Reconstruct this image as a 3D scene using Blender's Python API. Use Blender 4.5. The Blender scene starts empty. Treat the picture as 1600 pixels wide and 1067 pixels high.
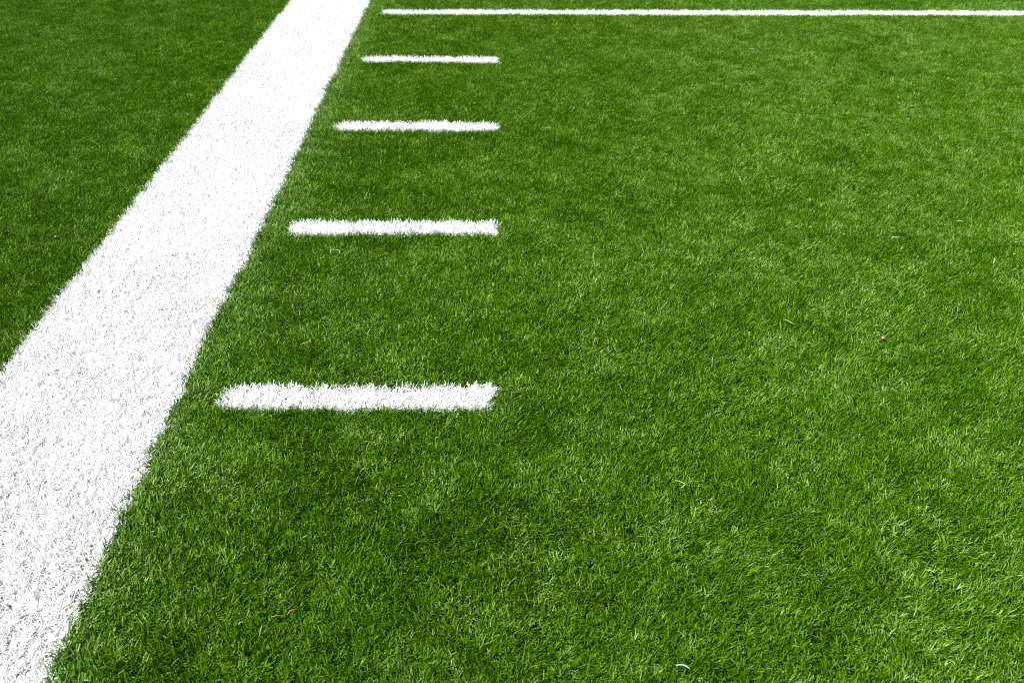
import bpy, math
import numpy as np

# ------------------------------------------------------------------ camera, sky, sun, exposure
scene = bpy.context.scene
TOP = 0.011                                   # mean height of the pile above the infill
cam_data = bpy.data.cameras.new('camera')
cam = bpy.data.objects.new('camera', cam_data)
scene.collection.objects.link(cam)
cam.location = (0.0, 0.0, 1.2765 + TOP)
cam.rotation_mode = 'XYZ'
from mathutils import Matrix
PITCH, YAW, ROLL = 0.5304, 0.0126, 0.0053
cam.rotation_euler = (Matrix.Rotation(-YAW, 3, 'Z') @ Matrix.Rotation(math.pi / 2 - PITCH, 3, 'X')
                      @ Matrix.Rotation(ROLL, 3, 'Z')).to_euler()
cam_data.sensor_width = 36.0
cam_data.lens = 36.0 * 1628.8 / 1600.0
cam_data.clip_start, cam_data.clip_end = 0.05, 2000.0
cam_data.dof.use_dof = True
cam_data.dof.focus_distance = 2.35
cam_data.dof.aperture_fstop = 7.5
scene.camera = cam

SUN_ELEV, SUN_AZ = math.radians(52), math.radians(248)   # azimuth clockwise from +Y (straight ahead)
world = bpy.data.worlds.new('World')
scene.world = world
world.use_nodes = True
wn = world.node_tree
sky = wn.nodes.new('ShaderNodeTexSky')
sky.sky_type = 'NISHITA'
sky.sun_disc = False
sky.sun_elevation, sky.sun_rotation = SUN_ELEV, SUN_AZ
bg = wn.nodes['Background']
wn.links.new(sky.outputs[0], bg.inputs['Color'])
bg.inputs['Strength'].default_value = 0.062
sun_data = bpy.data.lights.new('sun', 'SUN')
sun_data.energy = 5.0
sun_data.angle = math.radians(0.53)
sun_data.color = (1.0, 0.955, 0.88)
sun = bpy.data.objects.new('sun', sun_data)
scene.collection.objects.link(sun)
to_sun = (math.sin(SUN_AZ) * math.cos(SUN_ELEV), math.cos(SUN_AZ) * math.cos(SUN_ELEV), math.sin(SUN_ELEV))
from mathutils import Vector
sun.rotation_euler = Vector(to_sun).to_track_quat('Z', 'Y').to_euler()
sun.location = (-6, -6, 12)

vs = scene.view_settings
vs.view_transform = 'Standard'
vs.look = 'None'
vs.gamma = 1.0
vs.use_curve_mapping = False
vs.exposure = 1.2
cy = scene.cycles
cy.use_denoising = False
cy.use_adaptive_sampling = True
cy.adaptive_threshold = 0.02
cy.max_bounces = 6
cy.diffuse_bounces = 4
cy.glossy_bounces = 2
cy.transmission_bounces = 4
cy.sample_clamp_indirect = 4.0
cy.filter_width = 1.05

rng = np.random.default_rng(7)
COL = scene.collection

# ------------------------------------------------------------------ materials
def new_mat(name):
    m = bpy.data.materials.new(name)
    m.use_nodes = True
    nt = m.node_tree
    for n in list(nt.nodes):
        nt.nodes.remove(n)
    return m, nt, nt.nodes, nt.links

def ramp(nodes, stops):
    r = nodes.new('ShaderNodeValToRGB')
    el = r.color_ramp.elements
    while len(el) < len(stops):
        el.new(0.5)
    for e, (p, c) in zip(el, stops):
        e.position = p
        e.color = (*c, 1)
    return r

def fibre_material(name, stops, rough, spec, transl, instanced=True):
    m, nt, N, L = new_mat(name)
    out = N.new('ShaderNodeOutputMaterial')
    geo = N.new('ShaderNodeNewGeometry')
    at = N.new('ShaderNodeAttribute')
    at.attribute_type = 'INSTANCER' if instanced else 'GEOMETRY'
    at.attribute_name = 'tint'
    mixv = N.new('ShaderNodeMath')                    # blade random + tuft random
    mixv.operation = 'MULTIPLY_ADD'
    mixv.inputs[1].default_value = 0.5
    half = N.new('ShaderNodeMath')
    half.operation = 'MULTIPLY'
    half.inputs[1].default_value = 0.5
    L.new(at.outputs['Fac'], half.inputs[0])
    L.new(geo.outputs['Random Per Island'], mixv.inputs[0])
    L.new(half.outputs[0], mixv.inputs[2])
    r = ramp(N, stops)
    L.new(mixv.outputs[0], r.inputs[0])
    colour = r.outputs[0]
    if instanced:                                     # thin overspray of white paint beside the sideline
        pa = N.new('ShaderNodeAttribute')
        pa.attribute_type = 'INSTANCER'
        pa.attribute_name = 'paint'
        mx = N.new('ShaderNodeMix')
        mx.data_type = 'RGBA'
        L.new(pa.outputs['Fac'], mx.inputs[0])
        L.new(colour, mx.inputs[6])
        mx.inputs[7].default_value = (0.62, 0.66, 0.62, 1)
        colour = mx.outputs[2]
    bs = N.new('ShaderNodeBsdfPrincipled')
    L.new(colour, bs.inputs['Base Color'])
    bs.inputs['Roughness'].default_value = rough
    bs.inputs['Specular IOR Level'].default_value = spec
    tr = N.new('ShaderNodeBsdfTranslucent')
    L.new(colour, tr.inputs['Color'])
    ms = N.new('ShaderNodeMixShader')
    ms.inputs[0].default_value = transl
    L.new(bs.outputs[0], ms.inputs[1])
    L.new(tr.outputs[0], ms.inputs[2])
    L.new(ms.outputs[0], out.inputs['Surface'])
    return m

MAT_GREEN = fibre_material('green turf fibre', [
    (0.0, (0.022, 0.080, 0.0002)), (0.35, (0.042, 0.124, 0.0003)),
    (0.60, (0.069, 0.174, 0.0006)), (0.78, (0.128, 0.256, 0.020)), (1.0, (0.270, 0.420, 0.125))], 0.42, 0.10, 0.30)  # palest stops stand in for the sheen on the blades
MAT_WHITE = fibre_material('white turf fibre', [
    (0.0, (0.66, 0.65, 0.62)), (0.25, (0.80, 0.80, 0.79)), (1.0, (0.87, 0.87, 0.88))], 0.45, 0.4, 0.36, False)

def crumb_material(name, stops, scale=420.0, bump=0.6):
    m, nt, N, L = new_mat(name)
    out = N.new('ShaderNodeOutputMaterial')
    tc = N.new('ShaderNodeTexCoord')
    vo = N.new('ShaderNodeTexVoronoi')
    vo.inputs['Scale'].default_value = scale
    L.new(tc.outputs['Object'], vo.inputs['Vector'])
    sep = N.new('ShaderNodeSeparateColor')
    L.new(vo.outputs['Color'], sep.inputs[0])
    r = ramp(N, stops)
    L.new(sep.outputs[0], r.inputs[0])
    bs = N.new('ShaderNodeBsdfPrincipled')
    bs.inputs['Roughness'].default_value = 0.9
    bs.inputs['Specular IOR Level'].default_value = 0.1
    L.new(r.outputs[0], bs.inputs['Base Color'])
    bp = N.new('ShaderNodeBump')
    bp.inputs['Strength'].default_value = bump
    bp.inputs['Distance'].default_value = 0.002
    bp.invert = True
    L.new(vo.outputs['Distance'], bp.inputs['Height'])
    L.new(bp.outputs[0], bs.inputs['Normal'])
    L.new(bs.outputs[0], out.inputs['Surface'])
    return m

MAT_CRUMB = crumb_material('rubber crumb infill', [
    (0.0, (0.006, 0.006, 0.006)), (0.7, (0.014, 0.014, 0.013)), (0.94, (0.03, 0.028, 0.025)), (1.0, (0.12, 0.11, 0.09))])
MAT_PAINTED = crumb_material('painted crumb infill', [
    (0.0, (0.06, 0.058, 0.05)), (0.4, (0.22, 0.21, 0.19)), (0.75, (0.45, 0.44, 0.42)), (1.0, (0.7, 0.7, 0.69))])

def far_turf_material():
    m, nt, N, L = new_mat('distant turf')
    out = N.new('ShaderNodeOutputMaterial')
    tc = N.new('ShaderNodeTexCoord')
    no = N.new('ShaderNodeTexNoise')
    no.inputs['Scale'].default_value = 160.0
    no.inputs['Detail'].default_value = 6.0
    L.new(tc.outputs['Object'], no.inputs['Vector'])
    r = ramp(N, [(0.3, (0.025, 0.09, 0.005)), (0.7, (0.075, 0.21, 0.014))])
    L.new(no.outputs[0], r.inputs[0])
    bs = N.new('ShaderNodeBsdfPrincipled')
    bs.inputs['Roughness'].default_value = 0.7
    L.new(r.outputs[0], bs.inputs['Base Color'])
    bp = N.new('ShaderNodeBump')
    bp.inputs['Strength'].default_value = 1.0
    bp.inputs['Distance'].default_value = 0.01
    L.new(no.outputs[0], bp.inputs['Height'])
    L.new(bp.outputs[0], bs.inputs['Normal'])
    L.new(bs.outputs[0], out.inputs['Surface'])
    return m

def plain_material(name, col, rough=0.5, transl=0.0):
    m, nt, N, L = new_mat(name)
    out = N.new('ShaderNodeOutputMaterial')
    tc = N.new('ShaderNodeTexCoord')
    no = N.new('ShaderNodeTexNoise')
    no.inputs['Scale'].default_value = 300.0
    L.new(tc.outputs['Object'], no.inputs['Vector'])
    r = ramp(N, [(0.3, tuple(c * 0.75 for c in col)), (0.7, col)])
    L.new(no.outputs[0], r.inputs[0])
    bs = N.new('ShaderNodeBsdfPrincipled')
    bs.inputs['Roughness'].default_value = rough
    L.new(r.outputs[0], bs.inputs['Base Color'])
    L.new(bs.outputs[0], out.inputs['Surface'])
    return m

# ------------------------------------------------------------------ helpers
def quads_mesh(name, verts, quads, mat):
    me = bpy.data.meshes.new(name)
    nv, nf = len(verts), len(quads)
    me.vertices.add(nv)
    me.vertices.foreach_set('co', np.ascontiguousarray(verts, dtype=np.float32).ravel())
    me.loops.add(nf * 4)
    me.loops.foreach_set('vertex_index', np.ascontiguousarray(quads, dtype=np.int32).ravel())
    me.polygons.add(nf)
    me.polygons.foreach_set('loop_start', np.arange(0, nf * 4, 4, dtype=np.int32))
    me.polygons.foreach_set('use_smooth', np.ones(nf, dtype=bool))
    me.update(calc_edges=True)
    me.materials.append(mat)
    return me

def link(name, me, parent=None, **props):
    o = bpy.data.objects.new(name, me)
    COL.objects.link(o)
    if parent is not None:
        o.parent = parent
    for k, v in props.items():
        o[k] = v
    return o

class Noise2:
    """smooth value noise over the ground"""
    def __init__(self, seed):
        self.t = np.random.default_rng(seed).uniform(-1, 1, (256, 256))
    def __call__(self, x, y, scale):
        x = np.asarray(x) / scale + 100.3
        y = np.asarray(y) / scale + 57.7
        i, j = np.floor(x).astype(int), np.floor(y).astype(int)
        u, v = x - i, y - j
        u, v = u * u * (3 - 2 * u), v * v * (3 - 2 * v)
        t = self.t
        a, b = t[i % 256, j % 256], t[(i + 1) % 256, j % 256]
        c, d = t[i % 256, (j + 1) % 256], t[(i + 1) % 256, (j + 1) % 256]
        return (a * (1 - u) + b * u) * (1 - v) + (c * (1 - u) + d * u) * v

NA, NB, NC, ND = Noise2(1), Noise2(2), Noise2(3), Noise2(4)

def lean_field(x, y):
    """direction and amount by which the pile is pushed over at a spot (foot traffic, brushing)"""
    vx = 0.32 * NA(x, y, 0.55) + 0.55 * NA(x + 9, y, 0.16) + 0.70 * NA(x, y + 5, 0.05)
    vy = 0.32 * NB(x, y, 0.55) + 0.55 * NB(x + 9, y, 0.16) + 0.70 * NB(x, y + 5, 0.05)
    return vx, vy

def tuft_rotation(x, y, r, amount=0.62, jitter=0.16, bias=(0.0, 0.0)):
    vx, vy = lean_field(x, y)
    mat_ = np.clip((x + 0.2) / 1.2, 0, 1) * (0.75 + 0.5 * NC(x, y, 0.30))      # the playing side is trodden flatter
    strip = np.exp(-((x - np.interp(y, SR_Y, SR_X) - 0.05) / 0.05) ** 2)          # pile brushed away from the stripe
    amount = amount * (0.7 + 0.5 * np.clip((x + 1.0) / 2, 0, 1))
    vx = amount * vx + bias[0] + 0.36 * mat_ + 0.15 * strip + r.normal(0, jitter, len(x))
    vy = amount * vy + bias[1] + 0.22 * mat_ + 0.35 * strip + r.normal(0, jitter, len(x))
    th = np.minimum(np.hypot(vx, vy), 1.05)
    return th, np.arctan2(vy, vx)

NSEG = 4                                              # points along a blade
def make_tufts(count, blades, seed, wmul=1.0, lmul=1.0, spread=0.0035, coherent=0.5):
    """tuft shapes: array (count, blades, NSEG*2, 3); each blade a bent, twisted, tapering ribbon"""
    r = np.random.default_rng(seed)
    sh = (count, blades)
    az = np.where(r.uniform(0, 1, sh) < coherent, r.normal(0, 0.75, sh), r.uniform(0, 2 * np.pi, sh))
    rad = spread * np.sqrt(r.uniform(0, 1, sh))
    raz = r.uniform(0, 2 * np.pi, sh)
    L = r.uniform(0.015, 0.0245, sh) * lmul
    W = r.uniform(0.00125, 0.0019, sh) * wmul
    t0 = np.abs(r.normal(0.18, 0.20, sh))
    bend = np.abs(r.normal(0.75, 0.6, sh))
    tw0 = r.normal(0, 0.9, sh)
    tw = r.normal(0, 0.9, sh)
    p = np.stack([rad * np.cos(raz), rad * np.sin(raz), np.full(sh, -0.009)], -1)
    out = np.zeros(sh + (NSEG * 2, 3))
    for k in range(NSEG):
        s = k / (NSEG - 1)
        ang = t0 + bend * s ** 1.4
        d = np.stack([np.sin(ang) * np.cos(az), np.sin(ang) * np.sin(az), np.cos(ang)], -1)
        if k:
            p = p + d * ((L + 0.009) / (NSEG - 1))[..., None]
        side = np.stack([-np.sin(az), np.cos(az), np.zeros(sh)], -1)
        nrm = np.cross(d, side)
        a = tw0 + tw * s
        side = side * np.cos(a)[..., None] + nrm * np.sin(a)[..., None]
        w = W * (1.0 if s < 0.9 else 0.55) * 0.5
        slant = d * (0.0006 * (s > 0.9))
        out[..., 2 * k, :] = p - side * w[..., None]
        out[..., 2 * k + 1, :] = p + side * w[..., None] + slant
    return out

BLADE_QUADS = np.array([[2 * k, 2 * k + 1, 2 * k + 3, 2 * k + 2] for k in range(NSEG - 1)])

def blades_to_mesh(name, v, mat, tint=None):
    v = v.reshape(-1, NSEG * 2, 3)
    n = len(v)
    q = (BLADE_QUADS[None] + (np.arange(n) * NSEG * 2)[:, None, None]).reshape(-1, 4)
    me = quads_mesh(name, v.reshape(-1, 3), q, mat)
    if tint is not None:
        a = me.attributes.new('tint', 'FLOAT', 'POINT')
        a.data.foreach_set('value', np.repeat(tint, NSEG * 2).astype(np.float32))
    return me

# ------------------------------------------------------------------ where the white lines run (metres)
YARD = 0.9144
HX0, HX1 = -0.624, -0.0144                # ends of the hash marks
HY = [1.943 + i * YARD for i in range(4)]
YARD_Y = 1.940 + 4 * YARD
LW = 0.091
SR_Y = np.array([0.0, 1.13, 1.7, 2.2, 3.5, 5.9, 30.0])
SR_X = np.array([-0.712, -0.710, -0.716, -0.716, -0.712, -0.709, -0.709])   # the hand-laid edge is not quite straight
SL_X = SR_X - 0.436
NE = Noise2(11)

def in_sideline(x, y, jit):
    w = 0.004 * NE(x * 0, y, 0.09) + 0.003 * NE(x * 0 + 3, y, 0.03)
    return (x < np.interp(y, SR_Y, SR_X) + w + jit) & (x > np.interp(y, SR_Y, SL_X) + w - jit)

def in_bar(x, y, x0, x1, yc, jit, seed):
    wob = 0.006 * NE(x, x * 0 + seed, 0.10) + 0.004 * NE(x, x * 0 + seed + 4, 0.035)
    wob2 = 0.006 * NE(x, x * 0 + seed + 8, 0.10) + 0.003 * NE(x, x * 0 + seed + 9, 0.03)
    t = np.clip((x - x0) / 0.045, 0, 1)                 # the left end is rounded off
    half = LW / 2 * (0.55 + 0.45 * np.sqrt(np.clip(1 - (1 - t) ** 2, 0, 1)))
    return (x > x0 - jit) & (x < x1 + jit) & (y < yc + half + wob + jit) & (y > yc - half + wob2 - jit)

HASH_ENDS = [(HX0, HX1 - 0.004), (HX0 - 0.004, HX1 + 0.002), (HX0 + 0.004, HX1 + 0.002), (HX0 + 0.002, HX1 - 0.002)]
REGIONS = [('sideline', lambda x, y, j: in_sideline(x, y, j))]
for i in range(4):
    REGIONS.append(('hash_mark', lambda x, y, j, i=i: in_bar(x, y, *HASH_ENDS[i], HY[i], j, 20 + 13 * i)))
REGIONS.append(('yard_line', lambda x, y, j: in_bar(x, y, HX0, 40.0, YARD_Y, j, 90)))

# ------------------------------------------------------------------ ground
def sheet(name, x0, x1, y0, y1, z, mat, nx=1, ny=1, relief=0.0):
    gx, gy = np.meshgrid(np.linspace(x0, x1, nx + 1), np.linspace(y0, y1, ny + 1), indexing='ij')
    gz = np.full(gx.shape, z)
    if relief:
        gz = gz + relief * NC(gx, gy, 0.11)
    v = np.stack([gx, gy, gz], -1).reshape(-1, 3)
    i, j = np.meshgrid(np.arange(nx), np.arange(ny), indexing='ij')
    a = (i * (ny + 1) + j).ravel()
    return quads_mesh(name, v, np.stack([a, a + ny + 1, a + ny + 2, a + 1], -1), mat)

link('ground', sheet('ground', -400, 400, -400, 800, -0.030, far_turf_material()), kind='structure')
link('infill_ground', sheet('infill_ground', -7, 7, 0.0, 10.0, -0.007, MAT_CRUMB, 140, 100, 0.0012), kind='structure')

# ------------------------------------------------------------------ turf roots (jittered rows of stitches)
def roots(x0, x1, y0, y1, per_m2, r):
    step = 1 / math.sqrt(per_m2)
    gx, gy = np.meshgrid(np.arange(x0, x1, step), np.arange(y0, y1, step), indexing='ij')
    x = gx.ravel() + r.uniform(-0.5, 0.5, gx.size) * step * 1.1
    y = gy.ravel() + r.uniform(-0.5, 0.5, gx.size) * step * 1.1
    return x, y

DENS = 12500
x, y = roots(-4.0, 4.0, 0.55, 7.2, DENS, rng)
sc_ = np.ones(len(x))
xo, yo = roots(-7.0, 7.0, 0.1, 10.0, 2200, rng)
keep = ~((xo > -4.0) & (xo < 4.0) & (yo > 0.55) & (yo < 7.2))
x, y, sc_ = np.r_[x, xo[keep]], np.r_[y, yo[keep]], np.r_[sc_, np.full(keep.sum(), 1.75)]
owner = np.full(len(x), -1)
jit = rng.normal(0, 0.0028, len(x))
edge_r = np.interp(y, SR_Y, SR_X)
jit = np.where(np.abs(x - edge_r) < 0.04, rng.normal(0, 0.0045, len(x)), jit)
for k, (_, fn) in enumerate(REGIONS):
    owner[fn(x, y, jit) & (owner < 0)] = k

# green pile: one uncountable mass of tufts
g = owner < 0
gx, gy, gs = x[g], y[g], sc_[g]
n = len(gx)
th, ph = tuft_rotation(gx, gy, rng, bias=(0.04, 0.0))
near_line = np.exp(-np.abs(gx - np.interp(gy, SR_Y, SR_X) - 0.03) / 0.06) * (gx > np.interp(gy, SR_Y, SR_X))  # strip by the sideline, its tint lightened to offset the shade there
tint = np.clip(0.46 + 0.45 * near_line + 0.07 * NC(gx, gy, 0.35) + 0.18 * ND(gx, gy, 0.12) + 0.32 * ND(gx + 3, gy, 0.035) + 0.13 * np.clip((gx + 0.3) / 1.5, 0, 1) + rng.normal(0, 0.2, n), 0, 1)  # paleness of the better lit right side is put into the tint
d_edge = gx - np.interp(gy, SR_Y, SR_X)
paint = np.where((d_edge > -0.02) & (d_edge < 0.12), np.exp(-np.maximum(d_edge, 0) / 0.035) * 0.12 * rng.uniform(0, 1, n) ** 2, 0)
size = gs * (1.0 + 0.14 * near_line + 0.14 * ND(gx, gy, 0.22)) * rng.uniform(0.9, 1.12, n)
NVAR = 48
tufts = make_tufts(NVAR, 11, 21, wmul=1.04, lmul=0.76, spread=0.003)
src = bpy.data.collections.new('tuft_shapes')          # only a source of shapes, not linked to the scene
for k in range(NVAR):
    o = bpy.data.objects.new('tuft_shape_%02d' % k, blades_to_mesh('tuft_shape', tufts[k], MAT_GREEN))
    src.objects.link(o)
me = bpy.data.meshes.new('grass_pile')
me.vertices.add(n)
me.vertices.foreach_set('co', np.stack([gx, gy, np.zeros(n)], -1).astype(np.float32).ravel())
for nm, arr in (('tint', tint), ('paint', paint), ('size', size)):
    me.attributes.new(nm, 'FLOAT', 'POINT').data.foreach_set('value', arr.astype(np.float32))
me.attributes.new('turn', 'FLOAT_VECTOR', 'POINT').data.foreach_set(
    'vector', np.stack([np.zeros(n), th, ph], -1).astype(np.float32).ravel())
me.attributes.new('pick', 'INT', 'POINT').data.foreach_set('value', rng.integers(0, NVAR, n).astype(np.int32))
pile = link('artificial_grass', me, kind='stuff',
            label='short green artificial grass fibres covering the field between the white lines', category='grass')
ng = bpy.data.node_groups.new('scatter_tufts', 'GeometryNodeTree')
ng.interface.new_socket('Geometry', in_out='INPUT', socket_type='NodeSocketGeometry')
ng.interface.new_socket('Geometry', in_out='OUTPUT', socket_type='NodeSocketGeometry')
gi, go = ng.nodes.new('NodeGroupInput'), ng.nodes.new('NodeGroupOutput')
iop = ng.nodes.new('GeometryNodeInstanceOnPoints')
ci = ng.nodes.new('GeometryNodeCollectionInfo')
ci.inputs['Collection'].default_value = src
ci.inputs['Separate Children'].default_value = True
ci.inputs['Reset Children'].default_value = True
iop.inputs['Pick Instance'].default_value = True
def named(nm, typ):
    a = ng.nodes.new('GeometryNodeInputNamedAttribute')
    a.data_type = typ
    a.inputs['Name'].default_value = nm
    return a.outputs['Attribute']
e2r = ng.nodes.new('FunctionNodeEulerToRotation')
ng.links.new(named('turn', 'FLOAT_VECTOR'), e2r.inputs[0])
ng.links.new(gi.outputs[0], iop.inputs['Points'])
ng.links.new(ci.outputs[0], iop.inputs['Instance'])
ng.links.new(named('pick', 'INT'), iop.inputs['Instance Index'])
ng.links.new(e2r.outputs[0], iop.inputs['Rotation'])
ng.links.new(named('size', 'FLOAT'), iop.inputs['Scale'])
ng.links.new(iop.outputs[0], go.inputs[0])
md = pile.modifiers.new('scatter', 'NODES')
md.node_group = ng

# ------------------------------------------------------------------ the white lines
white = make_tufts(40, 9, 33, wmul=1.3, lmul=0.74, coherent=0.35)
def white_fibres(parent, x, y, s, ends=None, name='painted_fibres'):
    r = np.random.default_rng(len(x))
    bx = np.zeros(len(x))
    if ends is not None:                               # the pile splays outwards at the ends of a bar
        bx = 0.5 * np.clip(1 - (ends[1] - x) / 0.03, 0, 1) - 0.45 * np.clip(1 - (x - ends[0]) / 0.05, 0, 1)
    th, ph = tuft_rotation(x, y, r, amount=0.6, bias=(bx, 0.0))
    pk = r.integers(0, 40, len(x))
    s = s * (1 - 0.22 * np.exp(-np.maximum(np.interp(y, SR_Y, SR_X) - x, 0) / 0.03) * (x < -0.66))   # kept low at the field edge so it shades the green less
    v = white[pk] * (s * r.uniform(0.9, 1.12, len(x)))[:, None, None, None]
    ct, st = np.cos(th)[:, None, None], np.sin(th)[:, None, None]
    cp, sp = np.cos(ph)[:, None, None], np.sin(ph)[:, None, None]
    vx = ct * v[..., 0] + st * v[..., 2]
    vz = -st * v[..., 0] + ct * v[..., 2]
    vy = v[..., 1]
    w = np.stack([cp * vx - sp * vy + x[:, None, None], sp * vx + cp * vy + y[:, None, None], vz], -1)
    tn = np.clip(0.55 + 0.25 * NC(x, y, 0.12) + r.normal(0, 0.25, len(x)), 0, 1)
    tn = np.repeat(tn, w.shape[1])
    return link(name, blades_to_mesh(name, w, MAT_WHITE, tn), parent, kind='stuff')

LABELS = [
    'broad white sideline stripe running along the green turf beside the hash marks',
    'short white hash mark, fourth and farthest from the long thin yard line',
    'short white hash mark, third from the long thin yard line',
    'short white hash mark, second from the long thin yard line',
    'short white hash mark right next to the long thin yard line',
    'long thin white yard line crossing the turf, starting beside the broad sideline']
for k, (nm, fn) in enumerate(REGIONS):
    s = owner == k
    s &= NE(x + 40, y, 0.02) + 0.5 * NE(x, y + 40, 0.009) < 0.92      # thin spots where the crumb shows through
    s &= rng.uniform(0, 1, len(x)) < 0.95
    # painted crumb lying between the fibres: a thin strip that keeps inside the fibres' edge
    if nm == 'sideline':
        yy = np.linspace(0.1, 10.0, 120)
        lo = np.stack([np.interp(yy, SR_Y, SL_X) + 0.008, yy], -1)
        hi = np.stack([np.interp(yy, SR_Y, SR_X) - 0.008, yy], -1)
    else:
        a, b, yc = (HX0, 7.0, YARD_Y) if nm == 'yard_line' else (*HASH_ENDS[k - 1], HY[k - 1])
        xx = np.linspace(a + 0.02, b - 0.006, 60)
        lo = np.stack([xx, np.full(60, yc - LW / 2 + 0.008)], -1)
        hi = np.stack([xx, np.full(60, yc + LW / 2 - 0.008)], -1)
    m = len(lo)
    flat = np.concatenate([lo, hi])
    v = np.c_[flat, -0.0035 + 0.0005 * NC(flat[:, 0], flat[:, 1], 0.11)]
    i = np.arange(m - 1)
    quad = np.stack([i + m, i, i + 1, i + m + 1], -1) if nm == 'sideline' else np.stack([i, i + 1, i + m + 1, i + m], -1)
    base = link(nm, quads_mesh(nm, v, quad, MAT_PAINTED), label=LABELS[k], category='line marking')
    if nm == 'hash_mark':
        base['group'] = 'hash marks along the sideline'
    white_fibres(base, x[s], y[s], sc_[s], HASH_ENDS[k - 1] if nm == 'hash_mark' else None)

# ------------------------------------------------------------------ loose bits lying on the pile
M_WHITE_BIT = plain_material('loose white fibre', (0.58, 0.62, 0.66), 0.35)
M_STRAW = plain_material('dry straw', (0.42, 0.38, 0.22))
M_PALE = plain_material('pale green straw', (0.34, 0.44, 0.16))
M_YELLOW = plain_material('yellow dead leaf', (0.30, 0.14, 0.006))
M_OLIVE = plain_material('yellow green dead leaf', (0.33, 0.24, 0.012))
M_BROWN = plain_material('brown leaf scrap', (0.38, 0.22, 0.12))
M_RUBBER = plain_material('black rubber granule', (0.016, 0.016, 0.022), 0.5)

def ribbon(name, pts, width, mat, thick=0.0006, taper=0.5):
    """a thin solid strip swept along pts"""
    p = np.array(pts, float) * (1, 1, 0.80)            # pressed down into the pile
    n = len(p)
    d = np.gradient(p, axis=0)
    d /= np.linalg.norm(d, axis=1)[:, None]
    side = np.cross(d, [0, 0, 1.0])
    side /= np.maximum(np.linalg.norm(side, axis=1), 1e-6)[:, None]
    up = np.cross(side, d)
    t = np.linspace(0, 1, n)
    w = (width / 2 * (1 - taper * np.abs(2 * t - 1) ** 2.5))[:, None]
    a, b = p - side * w, p + side * w
    v = np.stack([a, b, b - up * thick, a - up * thick], 1).reshape(-1, 3)
    q = [[4 * i + j, 4 * i + (j + 1) % 4, 4 * i + 4 + (j + 1) % 4, 4 * i + 4 + j] for i in range(n - 1) for j in range(4)]
    q += [[3, 2, 1, 0], [4 * n - 4, 4 * n - 3, 4 * n - 2, 4 * n - 1]]
    return quads_mesh(name, v, np.array(q), mat)

def arc(length, curve, heading, z0=0.016, lift=0.003, n=7):
    """a bowed strip centred on the origin, heading in degrees from +x"""
    t = np.linspace(-0.5, 0.5, n)
    a = math.radians(heading) + curve * t
    st = np.c_[np.cos(a), np.sin(a)] * length / (n - 1)
    xy = np.cumsum(st, 0)
    xy -= xy.mean(0)
    return np.c_[xy, z0 + lift * (1 - (2 * t) ** 2)]

def place(name, me, x_, y_, label, cat, group=None):
    o = link(name, me, label=label, category=cat)
    o.location = (x_, y_, 0.0)
    if group:
        o['group'] = group
    return o

for x_, y_, ln, cu, hd, lb in [
        (1.155, 2.772, 0.026, -1.0, 2, 'bowed white fibre lying crosswise on open turf between slanted fibre and dead leaf strip'),
        (1.381, 2.618, 0.042, 0.7, 62, 'longest loose white fibre, lying aslant beside an orange leaf scrap'),
        (1.389, 2.887, 0.022, -0.8, -6, 'small bowed white fibre on the yard line side of the longest loose fibre'),
        (0.288, 1.159, 0.024, -1.1, -14, 'strongly curved white fibre in matted turf far from every white line'),
        (1.169, 4.851, 0.030, -1.4, -20, 'curled white fibre on open turf a little way off the yard line'),
        (0.056, 5.040, 0.022, 0.6, 4, 'white fibre between yard line and hash mark row, past the hash mark ends'),
        (-0.503, 4.952, 0.020, 0.5, 40, 'slanted white fibre between the yard line and the hash mark next to it'),
        (1.457, 2.659, 0.014, 0.4, 20, 'tiny white fibre between the longest loose fibre and an orange leaf scrap'),
        (0.107, 3.216, 0.016, 0.4, 25, 'tiny white fibre past the ends of the second and third hash marks')]:
    place('loose_fibre', ribbon('loose_fibre', arc(ln, cu, hd, 0.0155), 0.0015, M_WHITE_BIT), x_, y_,
          lb, 'fibre', 'loose white fibres on the turf')
place('dry_stalk', ribbon('dry_stalk', [(-.0125, -.010, .009), (-.0125, -.006, .017), (-.0115, .001, .021), (-.006, .002, .0215), (0, .001, .021),
      (.007, -.001, .0205), (.0115, -.002, .0195), (.0128, -.006, .015), (.0115, -.012, .008)], 0.0019, M_STRAW),
      -0.468, 2.681, 'bent straw coloured stalk with both ends turned down, in front of a hash mark', 'stalk')
place('dry_stalk', ribbon('dry_stalk', [(-.014, .013, .018), (-.007, .007, .021), (0, .001, .022), (.004, -.003, .021), (.000, -.007, .020), (-.006, -.012, .018)],
      0.0019, M_PALE), 0.357, 1.618, 'pale green broken stalk folded into a sharp V on open turf', 'stalk')
place('dry_stalk', ribbon('dry_stalk', arc(0.017, 0.2, -28, 0.019), 0.0018, M_PALE), 0.755, 1.370,
      'short straight pale stalk lying on matted open turf', 'stalk')
place('dry_stalk', ribbon('dry_stalk', arc(0.034, 0.25, -52, 0.019), 0.0018, M_PALE), 0.720, 2.265,
      'long slender pale green stalk lying aslant on open turf', 'stalk')
place('dead_leaf', ribbon('dead_leaf', [(-.024, -.010, .0155), (-.017, -.008, .0165), (-.010, -.006, .014), (-.003, -.003, .004), (.004, .004, .0150),
      (.010, .009, .013), (.016, .014, .005), (.022, .020, .0155)], 0.0024, M_YELLOW),
      -0.358, 1.280, 'long orange yellow dead leaf strip half buried in turf near the sideline', 'leaf')
place('dead_leaf', ribbon('dead_leaf', [(-.003, -.020, .012), (-.0025, -.008, .018), (-.0015, .002, .020), (.002, .012, .021), (.006, .020, .019)], 0.0034, M_YELLOW),
      0.263, 2.652, 'narrow orange yellow dead leaf strip sticking up from open turf', 'leaf')
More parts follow.
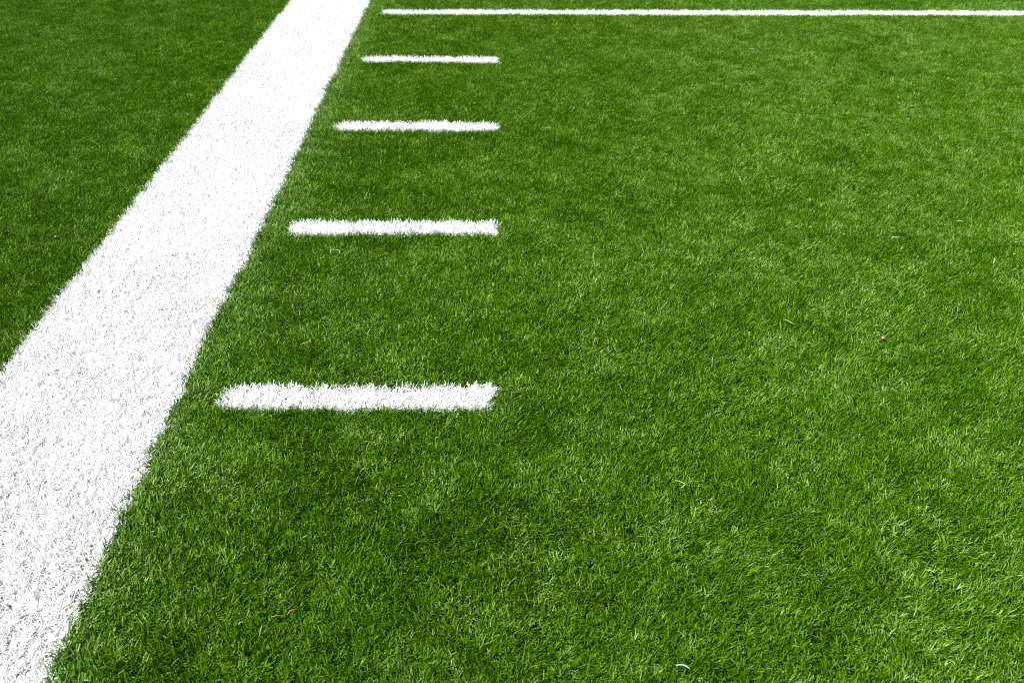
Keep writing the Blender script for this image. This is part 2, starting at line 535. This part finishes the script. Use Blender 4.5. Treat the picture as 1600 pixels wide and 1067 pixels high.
place('dead_leaf', ribbon('dead_leaf', [(-.016, -.006, .017), (-.008, -.004, .0195), (0, .001, .020), (.004, .004, .020), (.0045, .012, .019), (.004, .020, .016)], 0.0032, M_OLIVE),
      -0.464, 2.167, 'bent olive yellow dead leaf strip behind the hash mark farthest from the yard line', 'leaf')
for x_, y_, hd, lb in [(1.145, 2.148, 20, 'tiny orange scrap of dead leaf near the tan brown leaf scrap'),
                       (1.432, 2.582, 70, 'tiny orange scrap of dead leaf beside the longest loose white fibre'),
                       (1.562, 4.992, 10, 'tiny orange scrap of dead leaf in turf close to the yard line')]:
    place('leaf_scrap', ribbon('leaf_scrap', arc(0.009, 0.6, hd, 0.0175, n=5), 0.0036, M_YELLOW), x_, y_,
          lb, 'leaf scrap', 'orange leaf scraps in the turf')

def crumpled(name, size, seed, mat, flat=0.35):
    """an uneven closed lump: dented sphere"""
    r = np.random.default_rng(seed)
    nu, nv = 8, 5
    v, q = [], []
    for j in range(nv + 1):
        for i in range(nu):
            ph_, th_ = 2 * math.pi * i / nu, math.pi * (0.04 + 0.92 * j / nv)
            k = r.uniform(0.65, 1.15)
            v.append((k * math.sin(th_) * math.cos(ph_) * size, k * 0.8 * math.sin(th_) * math.sin(ph_) * size, k * math.cos(th_) * size * flat))
    for j in range(nv):
        for i in range(nu):
            q.append((j * nu + i, (j + 1) * nu + i, (j + 1) * nu + (i + 1) % nu, j * nu + (i + 1) % nu))
    for base_ in (0, nv * nu):
        q += [(base_, base_ + 1, base_ + 2, base_ + 3), (base_, base_ + 3, base_ + 4, base_ + 7), (base_ + 4, base_ + 5, base_ + 6, base_ + 7)]
    return quads_mesh(name, np.array(v), np.array(q), mat)

for nm, x_, y_, sz, sd, mt, z_, lb, ct in [
        ('leaf_scrap', 0.932, 2.185, 0.0060, 3, M_BROWN, 0.0150, 'crumpled tan brown leaf scrap on the open playing turf', 'leaf scrap'),
        ('leaf_scrap', -1.288, 2.772, 0.0050, 5, M_BROWN, 0.0145, 'crumpled tan brown leaf scrap on turf outside the broad sideline', 'leaf scrap'),
        ('rubber_granule', 0.925, 1.822, 0.0026, 8, M_RUBBER, 0.0140, 'black rubber granule resting on the green turf', 'granule')]:
    o = place(nm, crumpled(nm, sz, sd, mt, 0.8), x_, y_, lb, ct)
    o.location.z = z_
